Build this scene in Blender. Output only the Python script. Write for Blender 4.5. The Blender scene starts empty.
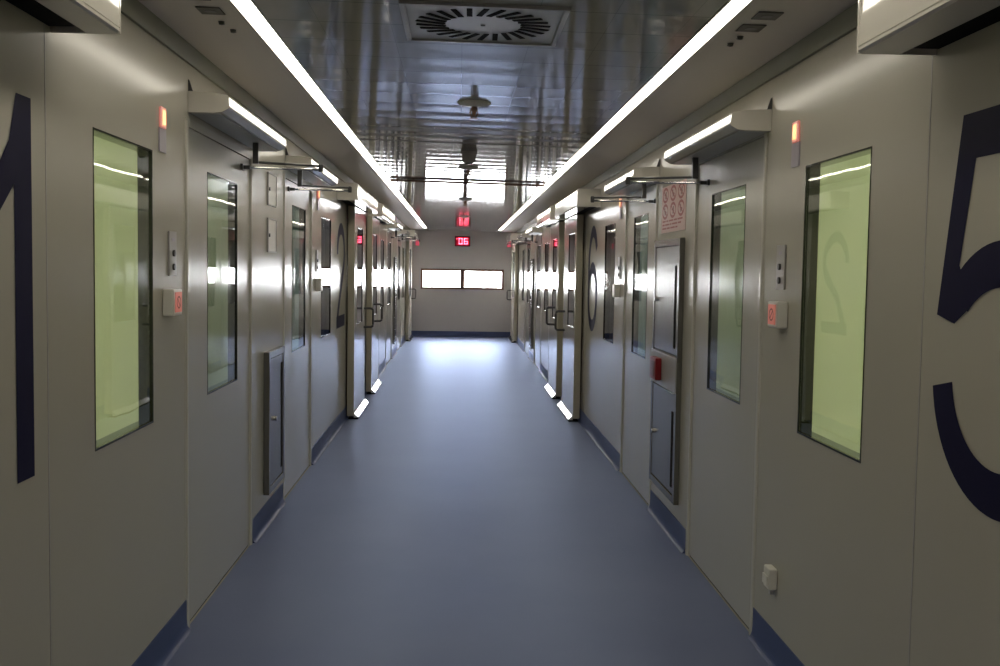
import bpy, bmesh, math
from math import pi, sin, cos, radians
from mathutils import Vector, Matrix

C = bpy.context.scene.collection
EYE = 1.55                      # camera height
XL, XR = -1.142, 1.2765         # wall faces
END = 24.2                      # far wall
BACK = -4.0
def ceil_z(x): return EYE + 0.8828 - 0.0171 * x
TILT = math.atan(0.0171)

# ------------------------------------------------------------------ materials
def new_mat(name):
    m = bpy.data.materials.new(name); m.use_nodes = True
    nt = m.node_tree; b = nt.nodes['Principled BSDF']
    return m, nt, b
def mat(name, col, rough=0.5, metal=0.0, noise=0.0, nscale=8.0, bump=0.0, bscale=60.0, coat=0.0, coat_rough=0.1, spec=0.5, stretch=(1,1,1)):
    m, nt, b = new_mat(name)
    b.inputs['Base Color'].default_value = (*col, 1)
    b.inputs['Roughness'].default_value = rough
    b.inputs['Metallic'].default_value = metal
    b.inputs['Coat Weight'].default_value = coat
    b.inputs['Coat Roughness'].default_value = coat_rough
    b.inputs['Specular IOR Level'].default_value = spec
    tc = nt.nodes.new('ShaderNodeTexCoord')
    mp = nt.nodes.new('ShaderNodeMapping'); mp.inputs['Scale'].default_value = stretch
    nt.links.new(tc.outputs['Object'], mp.inputs['Vector'])
    n = nt.nodes.new('ShaderNodeTexNoise'); n.inputs['Scale'].default_value = nscale; n.inputs['Detail'].default_value = 4
    nt.links.new(mp.outputs['Vector'], n.inputs['Vector'])
    r = nt.nodes.new('ShaderNodeMapRange')
    r.inputs['To Min'].default_value = 1 - max(noise, .02); r.inputs['To Max'].default_value = 1 + max(noise, .02)
    nt.links.new(n.outputs['Fac'], r.inputs['Value'])
    h = nt.nodes.new('ShaderNodeMix'); h.data_type = 'RGBA'; h.blend_type = 'MULTIPLY'; h.inputs[0].default_value = 1
    h.inputs[6].default_value = (*col, 1)
    nt.links.new(r.outputs['Result'], h.inputs[7]); nt.links.new(h.outputs[2], b.inputs['Base Color'])
    if bump:
        n2 = nt.nodes.new('ShaderNodeTexNoise'); n2.inputs['Scale'].default_value = bscale; n2.inputs['Detail'].default_value = 3
        nt.links.new(mp.outputs['Vector'], n2.inputs['Vector'])
        bp = nt.nodes.new('ShaderNodeBump'); bp.inputs['Strength'].default_value = bump; bp.inputs['Distance'].default_value = .01
        nt.links.new(n2.outputs['Fac'], bp.inputs['Height']); nt.links.new(bp.outputs['Normal'], b.inputs['Normal'])
    return m
def emis(name, col, strength, base=(.8,.8,.8)):
    m, nt, b = new_mat(name)
    b.inputs['Base Color'].default_value = (*base, 1)
    b.inputs['Emission Color'].default_value = (*col, 1)
    b.inputs['Emission Strength'].default_value = strength
    return m
def glass(name, tint=(.93,.96,.93), boost=.01, rough=.02):
    m, nt, b = new_mat(name)
    out = nt.nodes['Material Output']; nt.nodes.remove(b)
    fr = nt.nodes.new('ShaderNodeFresnel'); ge = nt.nodes.new('ShaderNodeNewGeometry'); io = nt.nodes.new('ShaderNodeMix'); io.inputs[2].default_value = 1.5; io.inputs[3].default_value = 1/1.5
    nt.links.new(ge.outputs['Backfacing'], io.inputs[0]); nt.links.new(io.outputs[0], fr.inputs['IOR'])
    ad = nt.nodes.new('ShaderNodeMath'); ad.operation = 'MULTIPLY_ADD'; ad.inputs[1].default_value = .9; ad.inputs[2].default_value = boost; ad.use_clamp = True
    tr = nt.nodes.new('ShaderNodeBsdfTransparent'); tr.inputs['Color'].default_value = (*tint, 1)
    gl = nt.nodes.new('ShaderNodeBsdfGlossy'); gl.inputs['Roughness'].default_value = rough
    n = nt.nodes.new('ShaderNodeTexNoise'); n.inputs['Scale'].default_value = 1.6
    tc = nt.nodes.new('ShaderNodeTexCoord'); nt.links.new(tc.outputs['Object'], n.inputs['Vector'])
    bp = nt.nodes.new('ShaderNodeBump'); bp.inputs['Strength'].default_value = .12; bp.inputs['Distance'].default_value = .01
    nt.links.new(n.outputs['Fac'], bp.inputs['Height']); nt.links.new(bp.outputs['Normal'], gl.inputs['Normal'])
    mx = nt.nodes.new('ShaderNodeMixShader')
    nt.links.new(fr.outputs[0], ad.inputs[0]); nt.links.new(ad.outputs[0], mx.inputs[0])
    nt.links.new(tr.outputs[0], mx.inputs[1]); nt.links.new(gl.outputs[0], mx.inputs[2])
    nt.links.new(mx.outputs[0], out.inputs['Surface'])
    return m

M = {}
M['wall'] = mat('wall_lacquer', (.50,.475,.40), .20, noise=.03, nscale=1.2, bump=.006, bscale=2.5, spec=.2)
M['door'] = mat('door_lacquer', (.52,.50,.43), .18, noise=.02, nscale=1.5, bump=.006, bscale=2.5, spec=.4)
M['trim'] = mat('door_trim', (.58,.56,.49), .16)
M['tan'] = mat('leaf_edge', (.50,.47,.36), .35)
M['endwall'] = mat('end_wall_paint', (.50,.48,.47), .4, noise=.03)
M['soffit'] = mat('soffit_paint', (.62,.575,.54), .4, noise=.03, nscale=2)
M['vent'] = mat('vent_paint', (.34,.33,.32), .35)
M['mark'] = mat('dull_socket', (.12,.11,.10), .5)
M['cove'] = mat('cove_trim', (.20,.20,.14), .45)
M['cove_dark'] = mat('cove_gap', (.05,.05,.04), .6)
M['steel'] = mat('brushed_steel', (.20,.195,.175), .26, metal=.55, noise=.05, nscale=20, stretch=(1,1,.1))
M['steel_dark'] = mat('dark_steel', (.09,.09,.09), .3, metal=.5)
M['chrome'] = mat('satin_chrome', (.6,.6,.58), .2, metal=1)
M['kick'] = mat('kick_plate_white', (.9,.9,.88), .12, coat=1)
M['black'] = mat('black_gap', (.010,.010,.010), .7, spec=.05)
M['frame'] = mat('black_glazing_bead', (.018,.018,.016), .12)
M['navy'] = mat('navy_vinyl_film', (.010,.009,.040), .6, spec=.12)
M['skirt'] = mat('blue_vinyl_skirting', (.05,.075,.19), .45, noise=.05)
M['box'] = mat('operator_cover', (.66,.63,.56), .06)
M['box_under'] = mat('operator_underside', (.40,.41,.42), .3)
M['plate'] = mat('grey_plate', (.40,.38,.36), .35)
M['lilac'] = mat('lilac_plate', (.40,.37,.42), .35)
M['white'] = mat('white_plastic', (.75,.73,.66), .35)
M['brass'] = mat('sprinkler_brass', (.30,.17,.10), .35, metal=.6)
M['red'] = mat('red_plastic', (.26,.01,.016), .35)
M['pink'] = emis('pink_label', (1,.25,.18), .2, (.75,.32,.26))
M['lamp_red'] = emis('red_indicator', (1,.06,.04), .3)
M['lamp_core'] = emis('orange_indicator_core', (1,.40,.12), 2.2)
M['display'] = emis('red_digits', (1,.06,.12), 5)
M['display_bg'] = emis('display_face', (.6,.0,.03), .35, (.1,.0,.01))
M['led'] = emis('led_diffuser', (1,.93,.79), 9.8)
M['paper'] = mat('pink_paper', (.62,.40,.33), .4)
M['sign_red'] = mat('sign_red', (.35,.05,.04), .4)
M['sign_dark'] = mat('sign_dark', (.16,.04,.03), .4)
M['brown'] = mat('brown_window_frame', (.20,.11,.08), .6, spec=.2)
M['glass'] = glass('window_glass')
M['glass_dark'] = mat('dark_glass', (.02,.022,.025), .03, spec=.7)
M['glass_out'] = glass('end_window_glass', (.95,.97,1), .0)

# floor: blue-grey sheet vinyl
m, nt, b = new_mat('blue_vinyl_floor')
tc = nt.nodes.new('ShaderNodeTexCoord')
n1 = nt.nodes.new('ShaderNodeTexNoise'); n1.inputs['Scale'].default_value = 1.1; n1.inputs['Detail'].default_value = 5
n2 = nt.nodes.new('ShaderNodeTexNoise'); n2.inputs['Scale'].default_value = 90; n2.inputs['Detail'].default_value = 2
for n in (n1, n2): nt.links.new(tc.outputs['Object'], n.inputs['Vector'])
rp = nt.nodes.new('ShaderNodeValToRGB')
rp.color_ramp.elements[0].position = .3; rp.color_ramp.elements[0].color = (.130,.146,.245,1)
rp.color_ramp.elements[1].position = .7; rp.color_ramp.elements[1].color = (.158,.174,.275,1)
nt.links.new(n1.outputs['Fac'], rp.inputs['Fac']); nt.links.new(rp.outputs['Color'], b.inputs['Base Color'])
rr = nt.nodes.new('ShaderNodeMapRange'); rr.inputs['To Min'].default_value = .36; rr.inputs['To Max'].default_value = .46
nt.links.new(n1.outputs['Fac'], rr.inputs['Value']); nt.links.new(rr.outputs['Result'], b.inputs['Roughness'])
bp = nt.nodes.new('ShaderNodeBump'); bp.inputs['Strength'].default_value = .05; bp.inputs['Distance'].default_value = .004
nt.links.new(n2.outputs['Fac'], bp.inputs['Height']); nt.links.new(bp.outputs['Normal'], b.inputs['Normal'])
b.inputs['Specular IOR Level'].default_value = 0
gl = nt.nodes.new('ShaderNodeBsdfGlossy'); gl.inputs['Color'].default_value = (.60,.72,1,1)
nt.links.new(rr.outputs['Result'], gl.inputs['Roughness']); nt.links.new(bp.outputs['Normal'], gl.inputs['Normal'])
fr = nt.nodes.new('ShaderNodeFresnel'); fr.inputs['IOR'].default_value = 1.36
fx_ = nt.nodes.new('ShaderNodeMixShader'); nt.links.new(fr.outputs[0], fx_.inputs[0])
nt.links.new(b.outputs[0], fx_.inputs[1]); nt.links.new(gl.outputs[0], fx_.inputs[2])
nt.links.new(fx_.outputs[0], nt.nodes['Material Output'].inputs['Surface'])
M['floor'] = m

# centre ceiling: glossy metal strips laid across the corridor
m, nt, b = new_mat('glossy_ceiling_strips')
tc = nt.nodes.new('ShaderNodeTexCoord'); sp = nt.nodes.new('ShaderNodeSeparateXYZ')
nt.links.new(tc.outputs['Object'], sp.inputs[0])
def seam(axis, period, width):
    d = nt.nodes.new('ShaderNodeMath'); d.operation = 'DIVIDE'; d.inputs[1].default_value = period
    f = nt.nodes.new('ShaderNodeMath'); f.operation = 'FRACT'
    l = nt.nodes.new('ShaderNodeMath'); l.operation = 'LESS_THAN'; l.inputs[1].default_value = width / period
    nt.links.new(sp.outputs[axis], d.inputs[0]); nt.links.new(d.outputs[0], f.inputs[0]); nt.links.new(f.outputs[0], l.inputs[0])
    return f, l
fy, ly = seam(1, .30, .008)
fx, lx = seam(0, .26, .0015)
mx = nt.nodes.new('ShaderNodeMath'); mx.operation = 'MAXIMUM'; nt.links.new(ly.outputs[0], mx.inputs[0]); nt.links.new(lx.outputs[0], mx.inputs[1])
cm = nt.nodes.new('ShaderNodeMix'); cm.data_type = 'RGBA'; cm.inputs[6].default_value = (.34,.33,.32,1); cm.inputs[7].default_value = (.20,.20,.20,1)
nt.links.new(mx.outputs[0], cm.inputs[0]); nt.links.new(cm.outputs[2], b.inputs['Base Color'])
b.inputs['Metallic'].default_value = .0; b.inputs['Roughness'].default_value = .055; b.inputs['Specular IOR Level'].default_value = .42
# each strip bows very slightly between its seams
cs = nt.nodes.new('ShaderNodeMath'); cs.operation = 'MULTIPLY'; cs.inputs[1].default_value = 2 * pi
co = nt.nodes.new('ShaderNodeMath'); co.operation = 'COSINE'
nt.links.new(fy.outputs[0], cs.inputs[0]); nt.links.new(cs.outputs[0], co.inputs[0])
bp = nt.nodes.new('ShaderNodeBump'); bp.inputs['Strength'].default_value = 1; bp.inputs['Distance'].default_value = .0004
nt.links.new(co.outputs[0], bp.inputs['Height']); nt.links.new(bp.outputs['Normal'], b.inputs['Normal'])
M['ceiling'] = m

# ------------------------------------------------------------------ helpers
def obj(name, bm, m, parent=None, bevel=0):
    me = bpy.data.meshes.new(name)
    bmesh.ops.recalc_face_normals(bm, faces=bm.faces)
    bm.to_mesh(me); bm.free(); me.materials.append(m)
    o = bpy.data.objects.new(name, me); C.objects.link(o)
    if parent: o.parent = parent; 
    if bevel:
        md = o.modifiers.new('bevel', 'BEVEL'); md.width = bevel; md.segments = 2; md.limit_method = 'ANGLE'
    return o
def tag(o, label=None, cat=None, group=None, kind=None):
    if label: o['label'] = label
    if cat: o['category'] = cat
    if group: o['group'] = group
    if kind: o['kind'] = kind
    return o
def thing(name, label, cat, group=None, kind=None):
    o = bpy.data.objects.new(name, None); C.objects.link(o)
    return tag(o, label, cat, group, kind)
def box(bm, x0, x1, y0, y1, z0, z1):
    v = [bm.verts.new((x, y, z)) for x in (x0, x1) for y in (y0, y1) for z in (z0, z1)]
    for f in ((0,1,3,2),(4,6,7,5),(0,4,5,1),(2,3,7,6),(0,2,6,4),(1,5,7,3)):
        bm.faces.new([v[i] for i in f])
def B(x0, x1, y0, y1, z0, z1):
    bm = bmesh.new(); box(bm, x0, x1, y0, y1, z0, z1); return bm
def prism_y(prof, y0, y1, bm=None):
    """closed profile in (x,z) swept along y"""
    bm = bm or bmesh.new()
    a = [bm.verts.new((x, y0, z)) for x, z in prof]; c = [bm.verts.new((x, y1, z)) for x, z in prof]
    n = len(prof)
    for i in range(n): bm.faces.new((a[i], a[(i+1)%n], c[(i+1)%n], c[i]))
    bm.faces.new(a); bm.faces.new(c); return bm
def prism_x(prof, x0, x1, bm=None):
    """closed profile in (y,z) swept along x"""
    bm = bm or bmesh.new()
    a = [bm.verts.new((x0, y, z)) for y, z in prof]; c = [bm.verts.new((x1, y, z)) for y, z in prof]
    n = len(prof)
    for i in range(n): bm.faces.new((a[i], a[(i+1)%n], c[(i+1)%n], c[i]))
    bm.faces.new(a); bm.faces.new(c); return bm
def tube(pts, r, seg=12, bm=None):
    bm = bm or bmesh.new(); P = [Vector(p) for p in pts]; rings = []
    for i, p in enumerate(P):
        t = (P[min(i+1, len(P)-1)] - P[max(i-1, 0)]).normalized()
        u = t.orthogonal().normalized() if abs(t.z) > .99 else t.cross(Vector((0,0,1))).normalized()
        w = t.cross(u)
        rings.append([bm.verts.new(p + (u*cos(2*pi*k/seg) + w*sin(2*pi*k/seg))*r) for k in range(seg)])
    for a, c in zip(rings, rings[1:]):
        for k in range(seg): bm.faces.new((a[k], a[(k+1)%seg], c[(k+1)%seg], c[k]))
    bm.faces.new(rings[0]); bm.faces.new(rings[-1]); return bm
def lathe(prof, cx, cy, seg=28, bm=None):
    """profile of (radius, z)"""
    bm = bm or bmesh.new(); rings = []
    for r, z in prof:
        rings.append([bm.verts.new((cx + max(r,1e-4)*cos(2*pi*k/seg), cy + max(r,1e-4)*sin(2*pi*k/seg), z)) for k in range(seg)])
    for a, c in zip(rings, rings[1:]):
        for k in range(seg): bm.faces.new((a[k], a[(k+1)%seg], c[(k+1)%seg], c[k]))
    bm.faces.new(rings[0]); bm.faces.new(rings[-1]); return bm

class Side:
    """q = distance out from the wall face into the corridor"""
    def __init__(s, left):
        s.left = left; s.w = XL if left else XR; s.n = 1 if left else -1
        s.name = 'left' if left else 'right'; s.zt = EYE + (.424 if left else .402)
    def X(s, q): return s.w + s.n * q
    def B(s, q0, q1, y0, y1, z0, z1): return B(s.X(q0), s.X(q1), y0, y1, z0, z1)
LS, RS = Side(True), Side(False)

def sheet_with_holes(s, q, th, y0, y1, z0, z1, holes, ztop=None):
    """a panel q out from the wall, th thick, with rectangular holes and their reveals"""
    bm = bmesh.new()
    ys = sorted({y0, y1, *[h[0] for h in holes], *[h[1] for h in holes]})
    zs = sorted({z0, z1, *[h[2] for h in holes], *[h[3] for h in holes]})
    inside = lambda y, z: any(h[0] < y < h[1] and h[2] < z < h[3] for h in holes)
    V = {}
    def v(a, y, z):
        k = (a, round(y, 5), round(z, 5))
        if k not in V: V[k] = bm.verts.new((s.X(q if a == 0 else q - th), y, z))
        return V[k]
    for i in range(len(ys)-1):
        for j in range(len(zs)-1):
            if inside((ys[i]+ys[i+1])/2, (zs[j]+zs[j+1])/2): continue
            for a in (0, 1):
                bm.faces.new((v(a,ys[i],zs[j]), v(a,ys[i+1],zs[j]), v(a,ys[i+1],zs[j+1]), v(a,ys[i],zs[j+1])))
            for (ya, za, yb, zb, cy, cz) in ((ys[i],zs[j],ys[i+1],zs[j],0,-1),(ys[i],zs[j+1],ys[i+1],zs[j+1],0,1),
                                            (ys[i],zs[j],ys[i],zs[j+1],-1,0),(ys[i+1],zs[j],ys[i+1],zs[j+1],1,0)):
                my, mz = (ya+yb)/2 + cy*1e-3, (za+zb)/2 + cz*1e-3
                if inside(my, mz) or not (y0 < my < y1 and z0 < mz < z1):
                    bm.faces.new((v(0,ya,za), v(0,yb,zb), v(1,yb,zb), v(1,ya,za)))
    return bm

ZB = EYE - .592         # top and bottom of every window
DT = 2.15                                # top of door leaves

def glazing(s, q, y0, y1, z0, z1, parent, deep=.052, pane=True, m='glass'):
    """black bead round a pane, and the pane flush with the face"""
    t = .007
    bm = bmesh.new()
    a, b_ = s.X(q - deep), s.X(q + .0015)
    box(bm, a, b_, y0, y0+t, z0, z1); box(bm, a, b_, y1-t, y1, z0, z1)
    box(bm, a, b_, y0+t, y1-t, z0, z0+t); box(bm, a, b_, y0+t, y1-t, z1-t, z1)
    obj('window_frame', bm, M['frame'], parent)
    if pane:
        obj('window_pane', s.B(q-.006, q-.0045, y0+t, y1-t, z0+t, z1-t), M[m], parent)

# ------------------------------------------------------------------ layout, metres from the camera
L_WIN = [(3.345,3.98),(8.80,9.45),(15.45,16.10),(21.30,21.95)]
L_DOOR = [(4.47,5.84,4.85,5.50),(6.93,8.20,7.29,7.92),(16.65,18.00,17.08,17.72),(19.50,20.85,19.88,20.50)]
R_WIN = [(3.245,3.87),(8.60,9.20),(15.00,15.65),(20.50,21.10)]
R_DOOR = [(4.39,5.67,4.695,5.33),(6.80,8.05,7.12,7.70),(16.15,17.50,16.55,17.18),(18.75,20.05,19.02,19.62)]

fl = obj('floor', B(XL-.02, XR+.02, BACK, END, -.1, 0), M['floor'])
tag(fl, 'blue grey vinyl corridor floor with a soft sheen', 'floor', kind='structure')

def slab(x0, x1, y0, y1, th=.08):
    return prism_y([(x0,ceil_z(x0)),(x1,ceil_z(x1)),(x1,ceil_z(x1)+th),(x0,ceil_z(x0)+th)], y0, y1)
LED = [(-.7816,-.7127),(.8541,.9152)]
tag(obj('ceiling_center', slab(LED[0][1]+.006, LED[1][0]-.006, BACK, END), M['ceiling']), 'glossy grey metal strip ceiling down the middle of the corridor', 'ceiling', kind='structure')
tag(obj('ceiling_left', slab(XL, LED[0][0]-.006, BACK, END), M['soffit']), 'matt grey ceiling border left of the light line', 'ceiling', kind='structure')
tag(obj('ceiling_right', slab(LED[1][1]+.006, XR, BACK, END), M['soffit']), 'matt grey ceiling border right of the light line', 'ceiling', kind='structure')
tag(obj('ceiling_void', B(XL-.06, XR+.06, BACK, END, 2.58, 2.62), M['black']), 'dark void above the corridor ceiling', 'ceiling', kind='structure')
for (x0, x1), nm in zip(LED, ('left', 'right')):
    t = thing('led_strip_light', f'long continuous white linear ceiling light on the {nm} of the glossy ceiling', 'ceiling light', 'linear ceiling lights')
    z = lambda x: ceil_z(x)
    obj('diffuser', prism_y([(x0,z(x0)+.002),(x1,z(x1)+.002),(x1,z(x1)+.02),(x0,z(x0)+.02)], BACK+.1, 23.2), M['led'], t)
    bm = bmesh.new()
    for a, c in ((x0-.006,x0),(x1,x1+.006)):
        prism_y([(a,z(a)-.003),(c,z(c)-.003),(c,z(c)+.05),(a,z(a)+.05)], BACK+.1, END-.002, bm)
    prism_y([(x0,z(x0)+.022),(x1,z(x1)+.022),(x1,z(x1)+.05),(x0,z(x0)+.05)], BACK+.1, END-.002, bm)
    obj('housing', bm, M['plate'], t)

# side walls
wall_n = 0; win_n = 0; door_n = 0; base_n = 0; trim_n = 0
ORD = ['first', 'second', 'third', 'fourth']
def where_left(i, left, what):
    near = {('win',True):['between the big number one and the near left door','between the big number two and the second left door','just past the left sliding leaves','last before the far left corner'],
            ('win',False):['between the big number five and the near right door','between the big number six and the second right door','just past the right sliding leaves','last before the far right corner']}
    return near[(what,left)][i]
def build_wall(s, wins, doors):
    global win_n, door_n, base_n, trim_n
    holes = [(a,b_,ZB,s.zt) for a,b_ in wins] + [(a,b_,.0005,DT) for a,b_,_,_ in doors]
    top = ceil_z(s.w) + .1
    w = obj(f'wall_{s.name}', sheet_with_holes(s, 0, .052, BACK, END, 0, top, holes), M['wall'])
    tag(w, f'glossy off-white panelled corridor wall on the {s.name}', 'wall', kind='structure')
    for i, (a, b_) in enumerate(wins):
        win_n += 1
        t = thing(f'window_{win_n}', 'tall narrow black-edged wall window ' + where_left(i, s.left, 'win'), 'window', kind='structure')
        glazing(s, 0, a, b_, ZB, s.zt, t)
    for i, (a, b_, wa, wb) in enumerate(doors):
        door_n += 1
        t = thing(f'door_{door_n}', f'flush off-white swing door with tall window, {ORD[i]} along the {s.name} wall', 'door', kind='structure')
        obj('door_leaf', sheet_with_holes(s, -.004, .044, a+.022, b_-.022, .012, DT-.022, [(wa,wb,ZB,s.zt)]), M['door'], t)
        glazing(s, -.004, wa, wb, ZB, s.zt, t, deep=.046)
        for y in (a, b_):       # rounded frame posts
            prof = [(-.052,y-.024)] + [(.009*sin(k*pi/6)**.5 if 0<k<6 else 0, y - .024*cos(k*pi/6)) for k in range(7)] + [(-.052,y+.024)]
            bm = bmesh.new()
            A = [bm.verts.new((s.X(q), yy, 0.001)) for q, yy in prof]; D = [bm.verts.new((s.X(q), yy, DT)) for q, yy in prof]
            n = len(prof)
            for k in range(n): bm.faces.new((A[k],A[(k+1)%n],D[(k+1)%n],D[k]))
            bm.faces.new(A); bm.faces.new(D)
            obj('door_frame', bm, M['trim'], t)
        obj('door_frame', s.B(-.05, .004, a-.02, b_+.02, DT-.02, DT+.015), M['trim'], t)
        obj('gap_shade', s.B(-.05, -.01, a+.022, b_-.022, .0005, .010), M['black'], t)  # black strip stands in for the shade of the gap under the leaf
    # skirting between the doors
    prof = [(0,.0005),(.028,.0005),(.020,.004),(.014,.009),(.009,.018),(.006,.032),(.0045,.05),(.004,.13),(0,.13)]
    edges = [BACK] + [v for d in doors for v in (d[0]-.026, d[1]+.026)] + [END]
    spans = list(zip(edges[0::2], edges[1::2]))
    for a, b_ in spans:
        base_n += 1
        o = obj(f'baseboard_{s.name}_{base_n}', prism_y([(s.X(q),z) for q,z in prof], a, b_), M['skirt'])
        tag(o, f'blue coved vinyl skirting on the {s.name} wall', 'skirting', kind='structure', group='coved skirting lengths')
    # cove trim where wall meets ceiling
    trim_n += 1
    zc = ceil_z(s.w)
    bm = prism_y([(s.X(0),zc-.062),(s.X(.012),zc-.062),(s.X(.018),zc-.045),(s.X(.030),zc-.012),(s.X(.034),zc-.001),(s.X(0),zc-.001)], BACK, END)
    tag(obj(f'trim_{trim_n}', bm, M['cove']), f'dull olive cove trim along the top of the {s.name} wall', 'trim', kind='structure')
    # flush vertical panel joints
    js = ([2.97, 10.74] if s.left else [2.845, 10.55])
    for y in js:
        trim_n += 1
        tag(obj(f'trim_{trim_n}', s.B(-.001, .0012, y-.003, y+.003, .131, zc-.063), M['plate']), f'thin vertical panel joint in the {s.name} wall', 'trim', kind='structure', group='wall panel joints')
build_wall(LS, L_WIN, L_DOOR)
build_wall(RS, R_WIN, R_DOOR)

# end wall with its window
def front_sheet(x0, x1, z0, z1, hole, y0, y1):
    bm = bmesh.new(); a, b_, c, d = hole
    for r in ((x0,a,z0,z1),(b_,x1,z0,z1),(a,b_,z0,c),(a,b_,d,z1)): box(bm, r[0], r[1], y0, y1, r[2], r[3])
    return bm
WX0, WX1, WZ0, WZ1 = -.87, 1.035, EYE-.455, EYE+.012
tag(obj('wall_end', front_sheet(XL, XR, 0, 2.56, (WX0,WX1,WZ0,WZ1), END, END+.1), M['endwall']), 'plain grey wall closing the far end of the corridor', 'wall', kind='structure')
tag(obj('wall_back', B(XL-.05, XR+.05, BACK-.1, BACK, 0, 2.58), M['endwall']), 'plain grey wall behind the viewer', 'wall', kind='structure')
tag(obj('baseboard_end', prism_x([(END-.045,.0005),(END-.02,.006),(END-.008,.03),(END-.005,.13),(END,.13),(END,.0005)], XL+.046, XR-.046), M['skirt']), 'blue vinyl skirting below the end window', 'skirting', kind='structure')
win_n += 1
t = thing(f'window_{win_n}', 'wide two-pane window with brown frame full of daylight at the corridor end', 'window', kind='structure')
bm = bmesh.new(); f = .05
xm = (WX0+WX1)/2
for r in ((WX0,WX0+f,WZ0,WZ1),(WX1-f,WX1,WZ0,WZ1),(xm-f,xm+f,WZ0,WZ1),(WX0,WX1,WZ0,WZ0+f),(WX0,WX1,WZ1-f,WZ1)):
    box(bm, r[0], r[1], END-.012, END+.06, r[2], r[3])
obj('window_frame', bm, M['brown'], t)
for a, b_ in ((WX0+f, xm-f), (xm+f, WX1-f)):
    obj('window_pane', B(a, b_, END+.02, END+.026, WZ0+f, WZ1-f), M['glass_out'], t)

# ------------------------------------------------------------------ rooms seen through the glass
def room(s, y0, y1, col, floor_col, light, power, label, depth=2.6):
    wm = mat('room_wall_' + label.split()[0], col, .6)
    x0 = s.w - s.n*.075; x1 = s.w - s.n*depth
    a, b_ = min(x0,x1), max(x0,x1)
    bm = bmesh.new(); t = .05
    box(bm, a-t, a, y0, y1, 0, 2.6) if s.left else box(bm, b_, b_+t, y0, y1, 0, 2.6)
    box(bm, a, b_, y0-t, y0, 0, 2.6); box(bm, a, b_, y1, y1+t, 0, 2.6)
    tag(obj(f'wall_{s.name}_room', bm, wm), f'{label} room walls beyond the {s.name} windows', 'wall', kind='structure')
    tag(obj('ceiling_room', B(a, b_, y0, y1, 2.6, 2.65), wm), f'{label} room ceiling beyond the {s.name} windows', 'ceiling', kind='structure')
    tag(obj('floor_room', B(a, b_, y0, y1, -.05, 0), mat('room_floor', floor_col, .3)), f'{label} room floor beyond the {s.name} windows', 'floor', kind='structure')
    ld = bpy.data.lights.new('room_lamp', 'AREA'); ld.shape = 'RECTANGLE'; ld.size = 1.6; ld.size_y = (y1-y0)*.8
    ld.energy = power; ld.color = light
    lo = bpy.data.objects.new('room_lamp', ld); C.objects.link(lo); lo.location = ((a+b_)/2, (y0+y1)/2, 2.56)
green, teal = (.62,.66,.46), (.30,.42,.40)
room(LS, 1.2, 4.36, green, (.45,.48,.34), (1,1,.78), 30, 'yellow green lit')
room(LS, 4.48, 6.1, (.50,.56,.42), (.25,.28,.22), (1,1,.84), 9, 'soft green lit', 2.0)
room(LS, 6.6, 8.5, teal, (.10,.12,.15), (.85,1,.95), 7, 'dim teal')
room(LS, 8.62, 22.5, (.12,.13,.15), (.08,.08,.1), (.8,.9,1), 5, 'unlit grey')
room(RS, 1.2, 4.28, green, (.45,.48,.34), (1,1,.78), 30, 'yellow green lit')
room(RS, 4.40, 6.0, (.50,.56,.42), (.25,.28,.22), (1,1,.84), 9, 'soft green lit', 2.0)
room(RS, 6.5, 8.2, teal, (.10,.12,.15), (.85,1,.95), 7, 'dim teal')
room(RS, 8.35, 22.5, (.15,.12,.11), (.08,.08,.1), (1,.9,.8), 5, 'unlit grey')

# ------------------------------------------------------------------ big wall numbers
def ribbon(bm, X, pts, w):
    """pts: centre line in (y,z); returns a flat band of width w"""
    P = [Vector(p) for p in pts]; prev = None
    for i, p in enumerate(P):
        t = (P[min(i+1,len(P)-1)] - P[max(i-1,0)]).normalized(); n = Vector((-t.y, t.x))
        ww = w[i] if isinstance(w, list) else w
        a = bm.verts.new((X, p.x+n.x*ww/2, p.y+n.y*ww/2)); c = bm.verts.new((X, p.x-n.x*ww/2, p.y-n.y*ww/2))
        if prev: bm.faces.new((prev[0], a, c, prev[1]))
        prev = (a, c)
def arc(cx, cz, rx, rz, a0, a1, n=40):
    return [(cx + rx*cos(radians(a0+(a1-a0)*k/n)), cz + rz*sin(radians(a0+(a1-a0)*k/n))) for k in range(n+1)]
def poly(bm, X, pts): bm.faces.new([bm.verts.new((X, y, z)) for y, z in pts])
def number(s, u0, sgn, digit, label, size=1.0):
    """u runs left to right as one reads the number; y = u0 + sgn*u"""
    bm = bmesh.new(); X = s.X(.0016); E = EYE
    def T(pts): return [(u0 + sgn*u, E + z) for u, z in pts]
    st = .112
    if digit == '1':
        poly(bm, X, T([(0,.435),(0,-.575),(-.112,-.575),(-.112,.20),(-.20,.125),(-.32,.07),(-.32,.175),(-.22,.225),(-.14,.31),(-.095,.435)]))
    if digit == '5':
        poly(bm, X, T([(.125,.41),(.62,.41),(.62,.295),(.20,.295),(.135,.03),(.21,-.07),(.12,-.12),(.02,-.10)]))
        ribbon(bm, X + s.n*.0004, T(arc(.355,-.242,.29,.275,134,-172,60)), .112)
    if digit == '2':
        ribbon(bm, X, T(arc(.35,.145,.29,.23,185,-28,40) + [(.47,-.10),(.28,-.27),(.13,-.42),(.06,-.52)]), .112)
        poly(bm, X + s.n*.0003, T([(.0,-.575),(.70,-.575),(.70,-.46),(.0,-.46)]))
    if digit == '6':
        ribbon(bm, X, T(arc(.35,-.24,.29,.275,180,-180,60)), .112)
        ribbon(bm, X + s.n*.0004, T(arc(.37,-.02,.31,.40,35,205,50)), .112)
    o = obj('wall_number', bm, M['navy'])
    tag(o, label, 'wall number')
number(LS, 2.868, 1, '1', 'huge navy number 1 on the near left wall')
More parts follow.
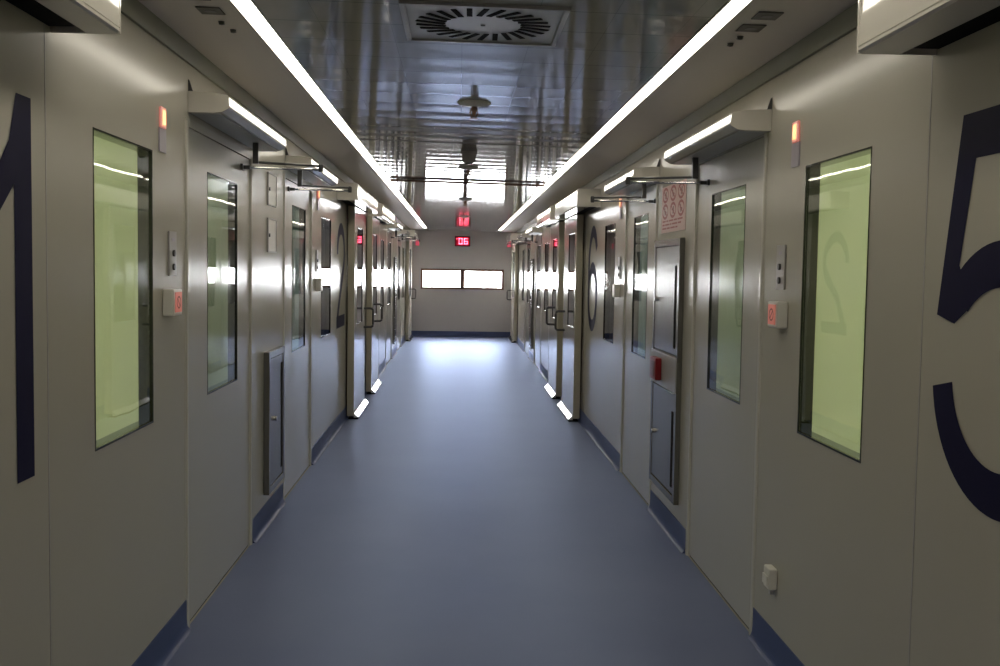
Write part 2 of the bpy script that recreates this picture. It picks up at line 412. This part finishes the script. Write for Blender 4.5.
number(RS, 2.775, -1, '5', 'huge navy number 5 on the near right wall')
number(LS, 9.90, 1, '2', 'large navy number 2 beside the first left sliding leaf')
number(RS, 10.36, -1, '6', 'large navy number 6 beside the first right sliding leaf')

# ------------------------------------------------------------------ swing door operators with arms
def operator(s, y0, y1, label, dz, arm_at):
    t = thing('door_operator', label, 'door operator', 'door operators above the swing doors')
    zb, zt = EYE + .640 + dz, EYE + .722 + dz
    F = .172; lean = .002 if s.left else .005
    prof = [(0.001,zb),(.105,zb),(.140,zb+.004),(F-.006,zb+.018),(F,zb+.026),(F-lean,zt-.018),(F-lean-.006,zt-.008),(.10,zt+.002),(.001,zt+.006)]
    obj('cover', prism_y([(s.X(q),z) for q,z in prof], y0, y1), M['box'], t)
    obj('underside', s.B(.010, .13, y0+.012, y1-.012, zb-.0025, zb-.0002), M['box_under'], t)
    # end cap fin by the wall
    bm = bmesh.new(); a = .003
    prof = [(.001,zt+.006),(.020,zt+.006),(.006,zt+.05),(.001,zt+.055)]
    obj('bracket', prism_y([(s.X(q),z) for q,z in prof], y0, y0+.01), M['steel_dark'], t)
    ym = arm_at; za = EYE + .538 + dz
    obj('spindle', s.B(.072, .100, ym-.014, ym+.014, za-.008, zb-.003), M['steel_dark'], t)
    jx, jy = s.X(.395), ym + .19
    obj('arm', tube([(s.X(.085),ym,za),(jx,jy,za+.004)], .0065), M['steel_dark'], t)
    obj('arm', tube([(s.X(.035),ym+.06,za-.022),(jx,jy,za-.016)], .006), M['chrome'], t)
    obj('joint', lathe([(.001,za-.028),(.011,za-.028),(.013,za-.02),(.013,za+.008),(.009,za+.014),(.001,za+.014)], jx, jy, 16), M['steel_dark'], t)
    bm = s.B(.0, .012, ym+.03, ym+.09, za-.036, za-.006); box(bm, s.X(.012), s.X(.045), ym+.048, ym+.072, za-.031, za-.013)
    obj('door_bracket', bm, M['steel_dark'], t)
names = ['above the near {} door with its arm reaching out', 'above the second {} door before the sliding leaves', 'above the third {} door beyond the sliding leaves', 'above the farthest {} door near the corridor end']
for i, (a, b_, m_) in enumerate([(4.50,5.95,5.53),(6.98,8.44,7.04),(16.7,18.1,17.7),(19.55,20.95,19.65)]):
    operator(LS, a, b_, 'slim off-white operator box ' + names[i].format('left'), 0.0, m_)
for i, (a, b_, m_) in enumerate([(4.32,5.72,5.34),(6.74,8.08,6.82),(16.15,17.55,17.2),(18.75,20.1,18.85)]):
    operator(RS, a, b_, 'slim off-white operator box ' + names[i].format('right'), -.052, m_)

# ------------------------------------------------------------------ sliding door housings and leaves
def housing(s, y0, y1, label, dz, front=.19, round_end=False):
    t = thing('sliding_door_housing', label, 'door housing', 'sliding door housings')
    zb, zt = EYE + .64 + dz, EYE + .80 + dz; ln = 0 if s.left else .005
    bm = bmesh.new()
    P = lambda pr, a, c: prism_y([(s.X(q),z) for q,z in pr], a, c, bm)
    P([(front-.012,zb+.016),(front-.005,zb+.010),(front+.001,zb+.018),(front-ln,zt-.01),(front-ln-.009,zt),(.001,zt),(.001,zt-.012),(front-.014,zt-.012)], y0, y1)
    obj('cover', bm, M['box'], t)
    obj('lower_lip', prism_y([(s.X(q),z) for q,z in [(.100,zb),(front-.006,zb),(front+.001,zb+.006),(front+.001,zb+.015),(front-.014,zb+.015),(front-.014,zb+.010),(.100,zb+.010)]], y0, y1), M['box'], t)
    obj('hollow_shade', s.B(.004, .098, y0+.02, y1-.02, zb+.012, zt-.014), M['black'], t)  # black block stands in for the shade in the open hollow behind the lip
    for a, c in ((y0-.008, y0), (y1, y1+.008)):
        pr = [(.001,zb),(front+.002,zb),(front+.002,zt-.008),(front-.008,zt+.002),(.001,zt+.002)]
        if round_end: pr = [(.001,zb)] + [(front-.07+.075*sin(k*pi/8), zb+.08-.08*cos(k*pi/8)) for k in range(9)] + [(.001,zt+.002)]
        obj('end_cap', prism_y([(s.X(q),z) for q,z in pr], a, c), M['box'], t)
housing(LS, -1.2, 3.01, 'large off-white housing at the top left corner of the view', .0)
housing(RS, -1.2, 2.82, 'large off-white housing at the top right corner of the view', -.045, .215)
housing(LS, 9.92, 12.30, 'off-white housing above the first left sliding leaf', -.01)
housing(RS, 9.55, 11.75, 'off-white housing above the first right sliding leaf', -.055, .215)
housing(LS, 13.15, 15.50, 'off-white housing above the second left sliding leaf', .0)
housing(RS, 12.35, 14.50, 'off-white housing above the second right sliding leaf', -.045, .215)
housing(LS, 21.9, 23.95, 'rounded off-white housing in the far left corner', .0, .215, True)
housing(RS, 21.9, 23.95, 'rounded off-white housing in the far right corner', -.03, .215, True)

def leaf(s, y0, y1, wa, wb, hy, label, q0=.03, q1=.082, dz=0):
    t = thing('sliding_door', label, 'sliding door', 'sliding door leaves')
    top = EYE + .636 + dz
    obj('door_leaf', sheet_with_holes(s, q1, q1-q0, y0+.022, y1-.022, .035, top, [(wa,wb,ZB,s.zt)]), M['door'], t)
    for a, c in ((y0, y0+.021), (y1-.021, y1)):
        obj('edge_profile', s.B(q0-.014, q1+.002, a, c, .035, top), M['tan'], t, bevel=.004)
    glazing(s, q1, wa, wb, ZB, s.zt, t, deep=.03, pane=False)
    obj('window_pane', s.B(q1-.03, q1-.004, wa+.007, wb-.007, ZB+.007, s.zt-.007), M['glass_dark'], t)
    # sloping guide box along the foot
    pr = [(q1+.003,.018),(q1+.048,.018),(q1+.048,.024),(q1+.010,.058),(q1+.003,.062)]
    obj('kick_plate', prism_y([(s.X(q),z) for q,z in pr], y0+.02, y1-.01), M['kick'], t)
    obj('rubber_seal', s.B(q0, q1+.045, y0+.01, y1-.005, .002, .017), M['black'], t)
    z0, z1 = EYE-.66, EYE-.45; r = .03; d = .105
    pts = [(q1, z1)] + [(q1+d-r+r*sin(k*pi/8), z1-r+r*cos(k*pi/8)) for k in range(5)] + [(q1+d-r+r*cos(k*pi/8), z0+r-r*sin(k*pi/8)) for k in range(5)] + [(q1, z0)]
    obj('handle', tube([(s.X(q), hy, z) for q, z in pts], .013), M['steel_dark'], t)
leaf(LS, 10.75, 12.00, 11.05, 11.65, 11.85, 'near left sliding door leaf with grey D handle and bright foot plate', dz=-.01)
leaf(LS, 12.92, 14.12, 13.08, 13.68, 13.20, 'second left sliding door leaf behind the near one')
leaf(RS, 10.72, 11.95, 10.86, 11.46, 11.75, 'near right sliding door leaf with grey D handle and bright foot plate', dz=-.056)
leaf(RS, 12.62, 13.80, 12.85, 13.38, 12.95, 'second right sliding door leaf behind the near one', dz=-.045)
leaf(LS, 22.5, 23.9, 22.75, 23.3, 23.6, 'farthest left sliding door leaf by the end wall')
leaf(RS, 22.5, 23.9, 22.75, 23.3, 23.6, 'farthest right sliding door leaf by the end wall', dz=-.03)

# ------------------------------------------------------------------ wall fittings
def indicator(s, y, z, label):
    t = thing('indicator_light', label, 'indicator light', 'red indicator lights beside the doors')
    obj('plate', s.B(.001, .006, y-.045, y+.045, z-.085, z+.005), M['lilac'], t)
    obj('lens', s.B(.001, .010, y-.034, y+.034, z+.006, z+.085), M['lamp_red'], t, bevel=.003)
    obj('bulb', s.B(.0102, .012, y-.018, y+.018, z+.018, z+.073), M['lamp_core'], t)
indicator(LS, 4.105, EYE+.515, 'glowing red indicator beside the near left door')
indicator(RS, 3.985, EYE+.495, 'glowing red indicator beside the near right door')
indicator(LS, 8.56, EYE+.545, 'small red indicator beyond the second left door')
indicator(RS, 8.33, EYE+.505, 'small red indicator beyond the second right door')

def switch_plate(s, y, z, label):
    t = thing('switch_plate', label, 'switch', 'two-button switch plates beside the doors')
    obj('plate', s.B(.001, .008, y-.052, y+.052, z-.088, z+.088), M['plate'], t, bevel=.002)
    for k in (-.052, .002):
        bm = tube([(s.X(.006), y, z+k), (s.X(.016), y, z+k)], .013, 14)
        obj('push_button', bm, M['steel_dark'], t)
    obj('logo_mark', s.B(.0081, .009, y-.02, y+.02, z+.05, z+.062), M['lilac'], t)
switch_plate(LS, 4.235, EYE+.045, 'grey plate with two round buttons above the left pink-lit call box')
switch_plate(RS, 4.12, EYE+.028, 'grey plate with two round buttons above the right pink-lit call box')
switch_plate(LS, 8.50, EYE+.05, 'small grey switch plate beyond the second left door')
switch_plate(RS, 8.32, EYE+.03, 'small grey switch plate beyond the second right door')

def call_box(s, y, z, label, lit=True):
    t = thing('call_box', label, 'call box', 'small boxes below the switch plates')
    obj('housing', s.B(.001, .045, y-.062, y+.062, z-.052, z+.052), M['white'], t, bevel=.006)
    if lit:
        obj('lit_panel', s.B(.0455, .048, y-.046, y+.046, z-.038, z+.04), M['pink'], t)
        bm = bmesh.new(); x = s.X(.0486)
        ribbon(bm, x, arc(y, z, .026, .022, 0, 360, 20), .006)
        ribbon(bm, x, [(y-.018, z+.016), (y+.018, z-.016)], .006)
        obj('hand_symbol', bm, M['sign_red'], t)
call_box(LS, 4.165, EYE-.145, 'beige call box with a pink lit panel on the near left wall')
call_box(RS, 4.085, EYE-.158, 'beige call box with a pink lit panel on the near right wall')
call_box(LS, 8.50, EYE-.14, 'plain beige box beyond the second left door', False)
call_box(RS, 8.35, EYE-.15, 'plain beige box beyond the second right door', False)

t = thing('wall_socket', 'small white socket low on the near right wall', 'socket')
obj('housing', RS.B(.001, .035, 4.05, 4.13, EYE-1.25, EYE-1.165), M['white'], t, bevel=.006)
obj('flap', RS.B(.0355, .042, 4.058, 4.122, EYE-1.235, EYE-1.195), M['white'], t, bevel=.003)
obj('cable_gland', RS.B(.006, .02, 4.08, 4.10, EYE-1.275, EYE-1.251), M['plate'], t)

def hatch(y0, y1, z0, z1, label):
    t = thing('access_plate', label, 'access plate', 'access plates above the left cabinet')
    bm = bmesh.new()
    e = .008
    for r in ((y0,y0+e,z0,z1),(y1-e,y1,z0,z1),(y0+e,y1-e,z0,z0+e),(y0+e,y1-e,z1-e,z1)): box(bm, LS.X(.001), LS.X(.009), *r)
    obj('frame', bm, M['plate'], t)
    obj('cover', LS.B(.001, .006, y0+e, y1-e, z0+e, z1-e), M['white'], t)
    obj('lock', tube([(LS.X(.006), y0+.045, (z0+z1)/2), (LS.X(.012), y0+.045, (z0+z1)/2)], .011, 12), M['steel_dark'], t)
hatch(6.32, 6.60, EYE+.365, EYE+.56, 'upper square access plate on the left wall')
hatch(6.32, 6.60, EYE+.085, EYE+.29, 'lower square access plate on the left wall')

def cabinet(s, y0, y1, z0, z1, q, label, doors, mid=None, knobs=()):
    t = thing('wall_cabinet', label, 'cabinet', None)
    bm = bmesh.new(); e = .05
    for r in ((y0,y0+e,z0,z1),(y1-e,y1,z0,z1),(y0+e,y1-e,z0,z0+e*.8),(y0+e,y1-e,z1-e*.8,z1)): box(bm, s.X(.001), s.X(q), *r)
    box(bm, s.X(.001), s.X(q*.3), y0+e, y1-e, z0+e*.8, z1-e*.8)
    obj('frame', bm, M['steel'], t, bevel=.002)
    for (a, c) in doors:
        d = obj('door', s.B(q*.3+.001, q*.9, y0+e+.003, y1-e-.003, a, c), M['steel'], t, bevel=.002)
        ys = y0+e+.03 if not s.left else y1-e-.075
        h = (c-a)
        obj('pull_slot', s.B(q*.9+.0005, q*.9+.002, ys, ys+.045, a+h*.06, c-h*.18 if not s.left else c-.05), M['black'], d)
    for (y, z) in knobs:
        obj('lock', tube([(s.X(q*.9), y, z), (s.X(q*.9+.018), y, z)], .014, 12), M['chrome'], t)
    if mid:
        obj('control_strip', s.B(q*.3+.001, q+.006, y0+.01, y1-.01, mid[0], mid[1]), M['plate'], t, bevel=.003)
    return t
cabinet(LS, 6.22, 6.77, EYE-1.355, EYE-.505, .035, 'narrow dark steel cabinet low on the left wall between two doors', [(EYE-1.31, EYE-.55)], knobs=[(6.40, EYE-.92)])
rc = cabinet(RS, 5.92, 6.70, EYE-1.33, EYE+.20, .03, 'tall steel cabinet with red alarm box between the two near right doors',
        [(EYE-.475, EYE+.155), (EYE-1.28, EYE-.70)], mid=(EYE-.69, EYE-.485), knobs=[(6.58, EYE-.165), (6.58, EYE-1.0)])
t = thing('alarm_box', 'small dark red alarm box on the tall steel cabinet', 'alarm box')
obj('housing', RS.B(.037, .075, 6.33, 6.52, EYE-.655, EYE-.52), M['red'], t, bevel=.006)
obj('cover_plate', RS.B(.0755, .078, 6.36, 6.49, EYE-.635, EYE-.54), M['sign_dark'], t, bevel=.002)
cabinet(LS, 18.50, 19.05, EYE-1.33, EYE+.2, .03, 'tall steel cabinet far down the left wall', [(EYE-.45, EYE+.155), (EYE-1.28, EYE-.5)])
cabinet(RS, 17.85, 18.40, EYE-1.33, EYE+.2, .03, 'tall steel cabinet far down the right wall', [(EYE-.45, EYE+.155), (EYE-1.28, EYE-.5)])

# safety notice above the right cabinet
t = thing('safety_sign', 'pink and red notice with six round symbols above the tall steel cabinet', 'sign')
y0, y1, z0, z1 = 5.92, 6.62, EYE+.245, EYE+.53
obj('sheet', RS.B(.001, .004, y0, y1, z0, z1), M['paper'], t)
x = RS.X(.0046)
k = 0
for i in range(3):
    for j in range(2):
        cy, cz = y1 - .12 - i*.23, z1 - .055 - j*.10
        bm = bmesh.new()
        ribbon(bm, x, arc(cy, cz, .082, .040, 0, 360, 24), .016)
        ribbon(bm, x - .0003, [(cy+.055, cz+.03), (cy-.055, cz-.03)], .013)
        pic = obj('symbol', bm, M['sign_red'], t)
        bm = bmesh.new()
        ribbon(bm, x + .0002, [(cy+.02*(1 if (i+j)%2 else -1), cz+.022), (cy, cz-.022)], .022)
        ribbon(bm, x + .0001, [(cy-.035, cz-.006), (cy+.035, cz+.006)], .010)
        obj('pictogram', bm, M['sign_dark'], pic)
bm = bmesh.new()
for r in range(3):
    yy = y1 - .04
    for wd in ([.10,.06,.13,.09,.14], [.07,.12,.05,.15,.09], [.12,.09,.13,.06])[r]:
        zz = z1 - .215 - r*.022
        ribbon(bm, x, [(yy, zz), (yy-wd, zz)], .010); yy -= wd + .018
obj('text_block', bm, M['sign_red'], t)

# ------------------------------------------------------------------ ceiling fittings
def tilt(o, x):
    o.rotation_euler = (0, TILT, 0); o.location = (x, o.location.y, ceil_z(x)); return o
t = thing('swirl_diffuser', 'square ceiling air outlet with a ring of black slanted slots', 'air vent'); t.location.y = 3.83; tilt(t, .075)
S = .285
bm = bmesh.new()
for r in ((-S,-S+.018,-S,S),(S-.018,S,-S,S),(-S+.018,S-.018,-S,-S+.018),(-S+.018,S-.018,S-.018,S)): box(bm, r[0], r[1], r[2], r[3], -.012, -.0005)
obj('frame', bm, M['vent'], t)
obj('face_plate', B(-S+.018, S-.018, -S+.018, S-.018, -.006, -.0006), M['vent'], t)
NS = 26
for k in range(NS):
    a = 2*pi*k/NS; sk = radians(20)
    ra, rb, w = .138, .238, .0098
    p0 = Vector((cos(a), sin(a))) * ra
    d = Vector((cos(a+sk), sin(a+sk))).normalized(); n = Vector((-d.y, d.x))
    p1 = p0 + d * (rb-ra) * 1.06
    bm = bmesh.new()
    q = [p0+n*w, p1+n*w, p1-n*w, p0-n*w]
    lo = [bm.verts.new((v.x, v.y, -.0085)) for v in q]; hi = [bm.verts.new((v.x, v.y, -.0062)) for v in q]
    bm.faces.new(lo); bm.faces.new(hi)
    for i in range(4): bm.faces.new((lo[i], lo[(i+1)%4], hi[(i+1)%4], hi[i]))
    obj('air_slot', bm, M['black'], t)
obj('center_screw', lathe([(0,-.010),(.008,-.009),(.009,-.0062)], 0, 0, 12), M['steel_dark'], t)

def sprinkler(y, label, x=.07, drop=0):
    t = thing('sprinkler', label, 'sprinkler', 'sprinklers along the glossy ceiling'); t.location.y = y; tilt(t, x)
    obj('rosette', lathe([(.001,-.022),(.035,-.022),(.075,-.014),(.088,-.006),(.090,-.0005)], 0, 0, 32), M['white'], t)
    obj('stem', lathe([(.001,-.075),(.007,-.075),(.012,-.050),(.020,-.038),(.014,-.0225)], 0, 0, 16), M['brass'], t)
    bm = tube([(-.018,0,-.036),(-.020,0,-.062),(-.006,0,-.082)], .004, 8); tube([(.018,0,-.036),(.020,0,-.062),(.006,0,-.082)], .004, 8, bm)
    obj('yoke', bm, M['brass'], t)
    obj('deflector', lathe([(.001,-.088),(.024,-.087),(.026,-.084),(.001,-.0825)], 0, 0, 20), M['brass'], t)
sprinkler(5.62, 'nearest ceiling sprinkler on a pale round rosette')
sprinkler(9.15, 'brass sprinkler just beyond the ceiling smoke detector')
sprinkler(13.2, 'ceiling sprinkler beyond the brown cross rail')
sprinkler(17.6, 'farthest ceiling sprinkler before the red clock display')
t = thing('smoke_detector', 'grey cylindrical smoke detector between the first two sprinklers', 'smoke detector'); t.location.y = 7.95; tilt(t, .065)
obj('base', lathe([(.001,-.02),(.062,-.02),(.062,-.0005)], 0, 0, 28), M['plate'], t)
obj('body', lathe([(.001,-.085),(.035,-.084),(.050,-.070),(.054,-.0202)], 0, 0, 28), M['plate'], t)
obj('sensor_rim', lathe([(.001,-.096),(.026,-.095),(.030,-.0852)], 0, 0, 20), M['steel_dark'], t)

t = thing('ceiling_rail', 'thin brown rail crossing the glossy ceiling between the light lines', 'rail')
xa, xb = -.70, .85
obj('rail', tube([(xa, 10.6, ceil_z(xa)-.014), (xb, 10.6, ceil_z(xb)-.014)], .012, 10), M['brown'], t)
for x in (xa+.08, .07, xb-.08):
    obj('hanger', tube([(x, 10.6, ceil_z(x)-.028), (x, 10.6, ceil_z(x)-.0005)], .016, 8), M['brown'], t)

def soffit_plate(x, y, label):
    t = thing('ceiling_socket', label, 'socket', 'flush sockets in the ceiling borders'); t.location.y = y; tilt(t, x)
    obj('plate', B(-.042, .042, -.05, .05, -.005, -.0005), M['mark'], t, bevel=.002)
    obj('insert', lathe([(.001,-.0062),(.02,-.0062),(.022,-.0052)], 0, 0, 16), M['steel_dark'], t)
soffit_plate(-.89, 3.60, 'flush socket in the left ceiling border, nearest')
soffit_plate(-.885, 3.80, 'flush socket in the left ceiling border, second')
soffit_plate(1.02, 3.54, 'flush socket in the right ceiling border, nearest')
soffit_plate(1.015, 3.72, 'flush socket in the right ceiling border, second')
def clip(x, y, label):
    t = thing('cable_clip', label, 'clip', 'small dark clips in the ceiling borders'); t.location.y = y; tilt(t, x)
    bm = lathe([(.001,-.014),(.009,-.012),(.012,-.0005)], 0, 0, 12); box(bm, -.006, .006, .008, .03, -.006, -.0006)
    obj('body', bm, M['steel_dark'], t)
clip(-.885, 3.97, 'dark ceiling clip past the left border sockets, nearer'); clip(-.87, 4.10, 'dark ceiling clip past the left border sockets, farther')
clip(1.015, 3.86, 'dark ceiling clip past the right border sockets, nearer'); clip(1.01, 3.98, 'dark ceiling clip past the right border sockets, farther')

# ------------------------------------------------------------------ end wall display and lamps
t = thing('clock_display', 'red digital display glowing high on the end wall', 'display')
dx0, dx1, dz0, dz1 = -.085, .235, EYE+.545, EYE+.745
obj('housing', B(dx0-.015, dx1+.015, END-.06, END-.001, dz0-.015, dz1+.015), M['black'], t, bevel=.006)
obj('screen', B(dx0, dx1, END-.0625, END-.0605, dz0, dz1), M['display_bg'], t)
SEG = {'0':'abcdef','6':'acdefg','5':'acdfg'}
def seven(ch, x, z, w, h):
    bm = bmesh.new(); th = .022; y0, y1 = END-.066, END-.063
    segs = {'a':(x,x+w,z+h-th,z+h),'d':(x,x+w,z,z+th),'g':(x,x+w,z+h/2-th/2,z+h/2+th/2),
            'f':(x,x+th,z+h/2,z+h),'e':(x,x+th,z,z+h/2),'b':(x+w-th,x+w,z+h/2,z+h),'c':(x+w-th,x+w,z,z+h/2)}
    for c in SEG[ch]:
        a = segs[c]; box(bm, a[0], a[1], y0, y1, a[2], a[3])
    return obj('digit', bm, M['display'], t)
seven('0', -.015, dz0+.03, .09, .14); seven('6', .105, dz0+.03, .09, .14)
obj('dot', B(-.062, -.046, END-.066, END-.063, dz1-.055, dz1-.035), M['display'], t)
for x, nm in ((-.955, 'left'), (1.14, 'right')):
    t = thing('signal_lamp', f'small dull red signal lamp high on the {nm} of the end wall', 'signal lamp')
    obj('base', B(x-.05, x+.05, END-.02, END-.001, EYE+.52, EYE+.66), M['plate'], t)
    obj('lens', B(x-.042, x+.042, END-.04, END-.0205, EYE+.53, EYE+.65), emis('dull_red_lens', (1,.12,.2), .55, (.5,.1,.12)), t, bevel=.01)

# ------------------------------------------------------------------ daylight, camera, view
w = bpy.data.worlds.new('daylight'); bpy.context.scene.world = w; w.use_nodes = True
bg = w.node_tree.nodes['Background']; bg.inputs['Color'].default_value = (1,.965,.93,1); bg.inputs['Strength'].default_value = 34

cam = bpy.data.cameras.new('camera'); co_ = bpy.data.objects.new('camera', cam); C.objects.link(co_)
F, yaw, pitch, roll = 1051.99, .0399, .0597, .0154
f = Vector((sin(yaw)*cos(pitch), cos(yaw)*cos(pitch), -sin(pitch))); r = Vector((cos(yaw), -sin(yaw), 0)); u = r.cross(f)
r2 = r*cos(roll) + u*sin(roll); u2 = u*cos(roll) - r*sin(roll)
co_.matrix_world = Matrix(((r2.x,u2.x,-f.x,0),(r2.y,u2.y,-f.y,0),(r2.z,u2.z,-f.z,EYE),(0,0,0,1)))
cam.sensor_width = 36; cam.lens = F*36/1000; cam.clip_start = .05; cam.clip_end = 200
sc = bpy.context.scene; sc.camera = co_
sc.view_settings.view_transform = 'Standard'; sc.view_settings.look = 'None'; sc.view_settings.exposure = 0
try:
    sc.cycles.max_bounces = 10; sc.cycles.diffuse_bounces = 5; sc.cycles.glossy_bounces = 5; sc.cycles.sample_clamp_indirect = 0
except Exception: pass
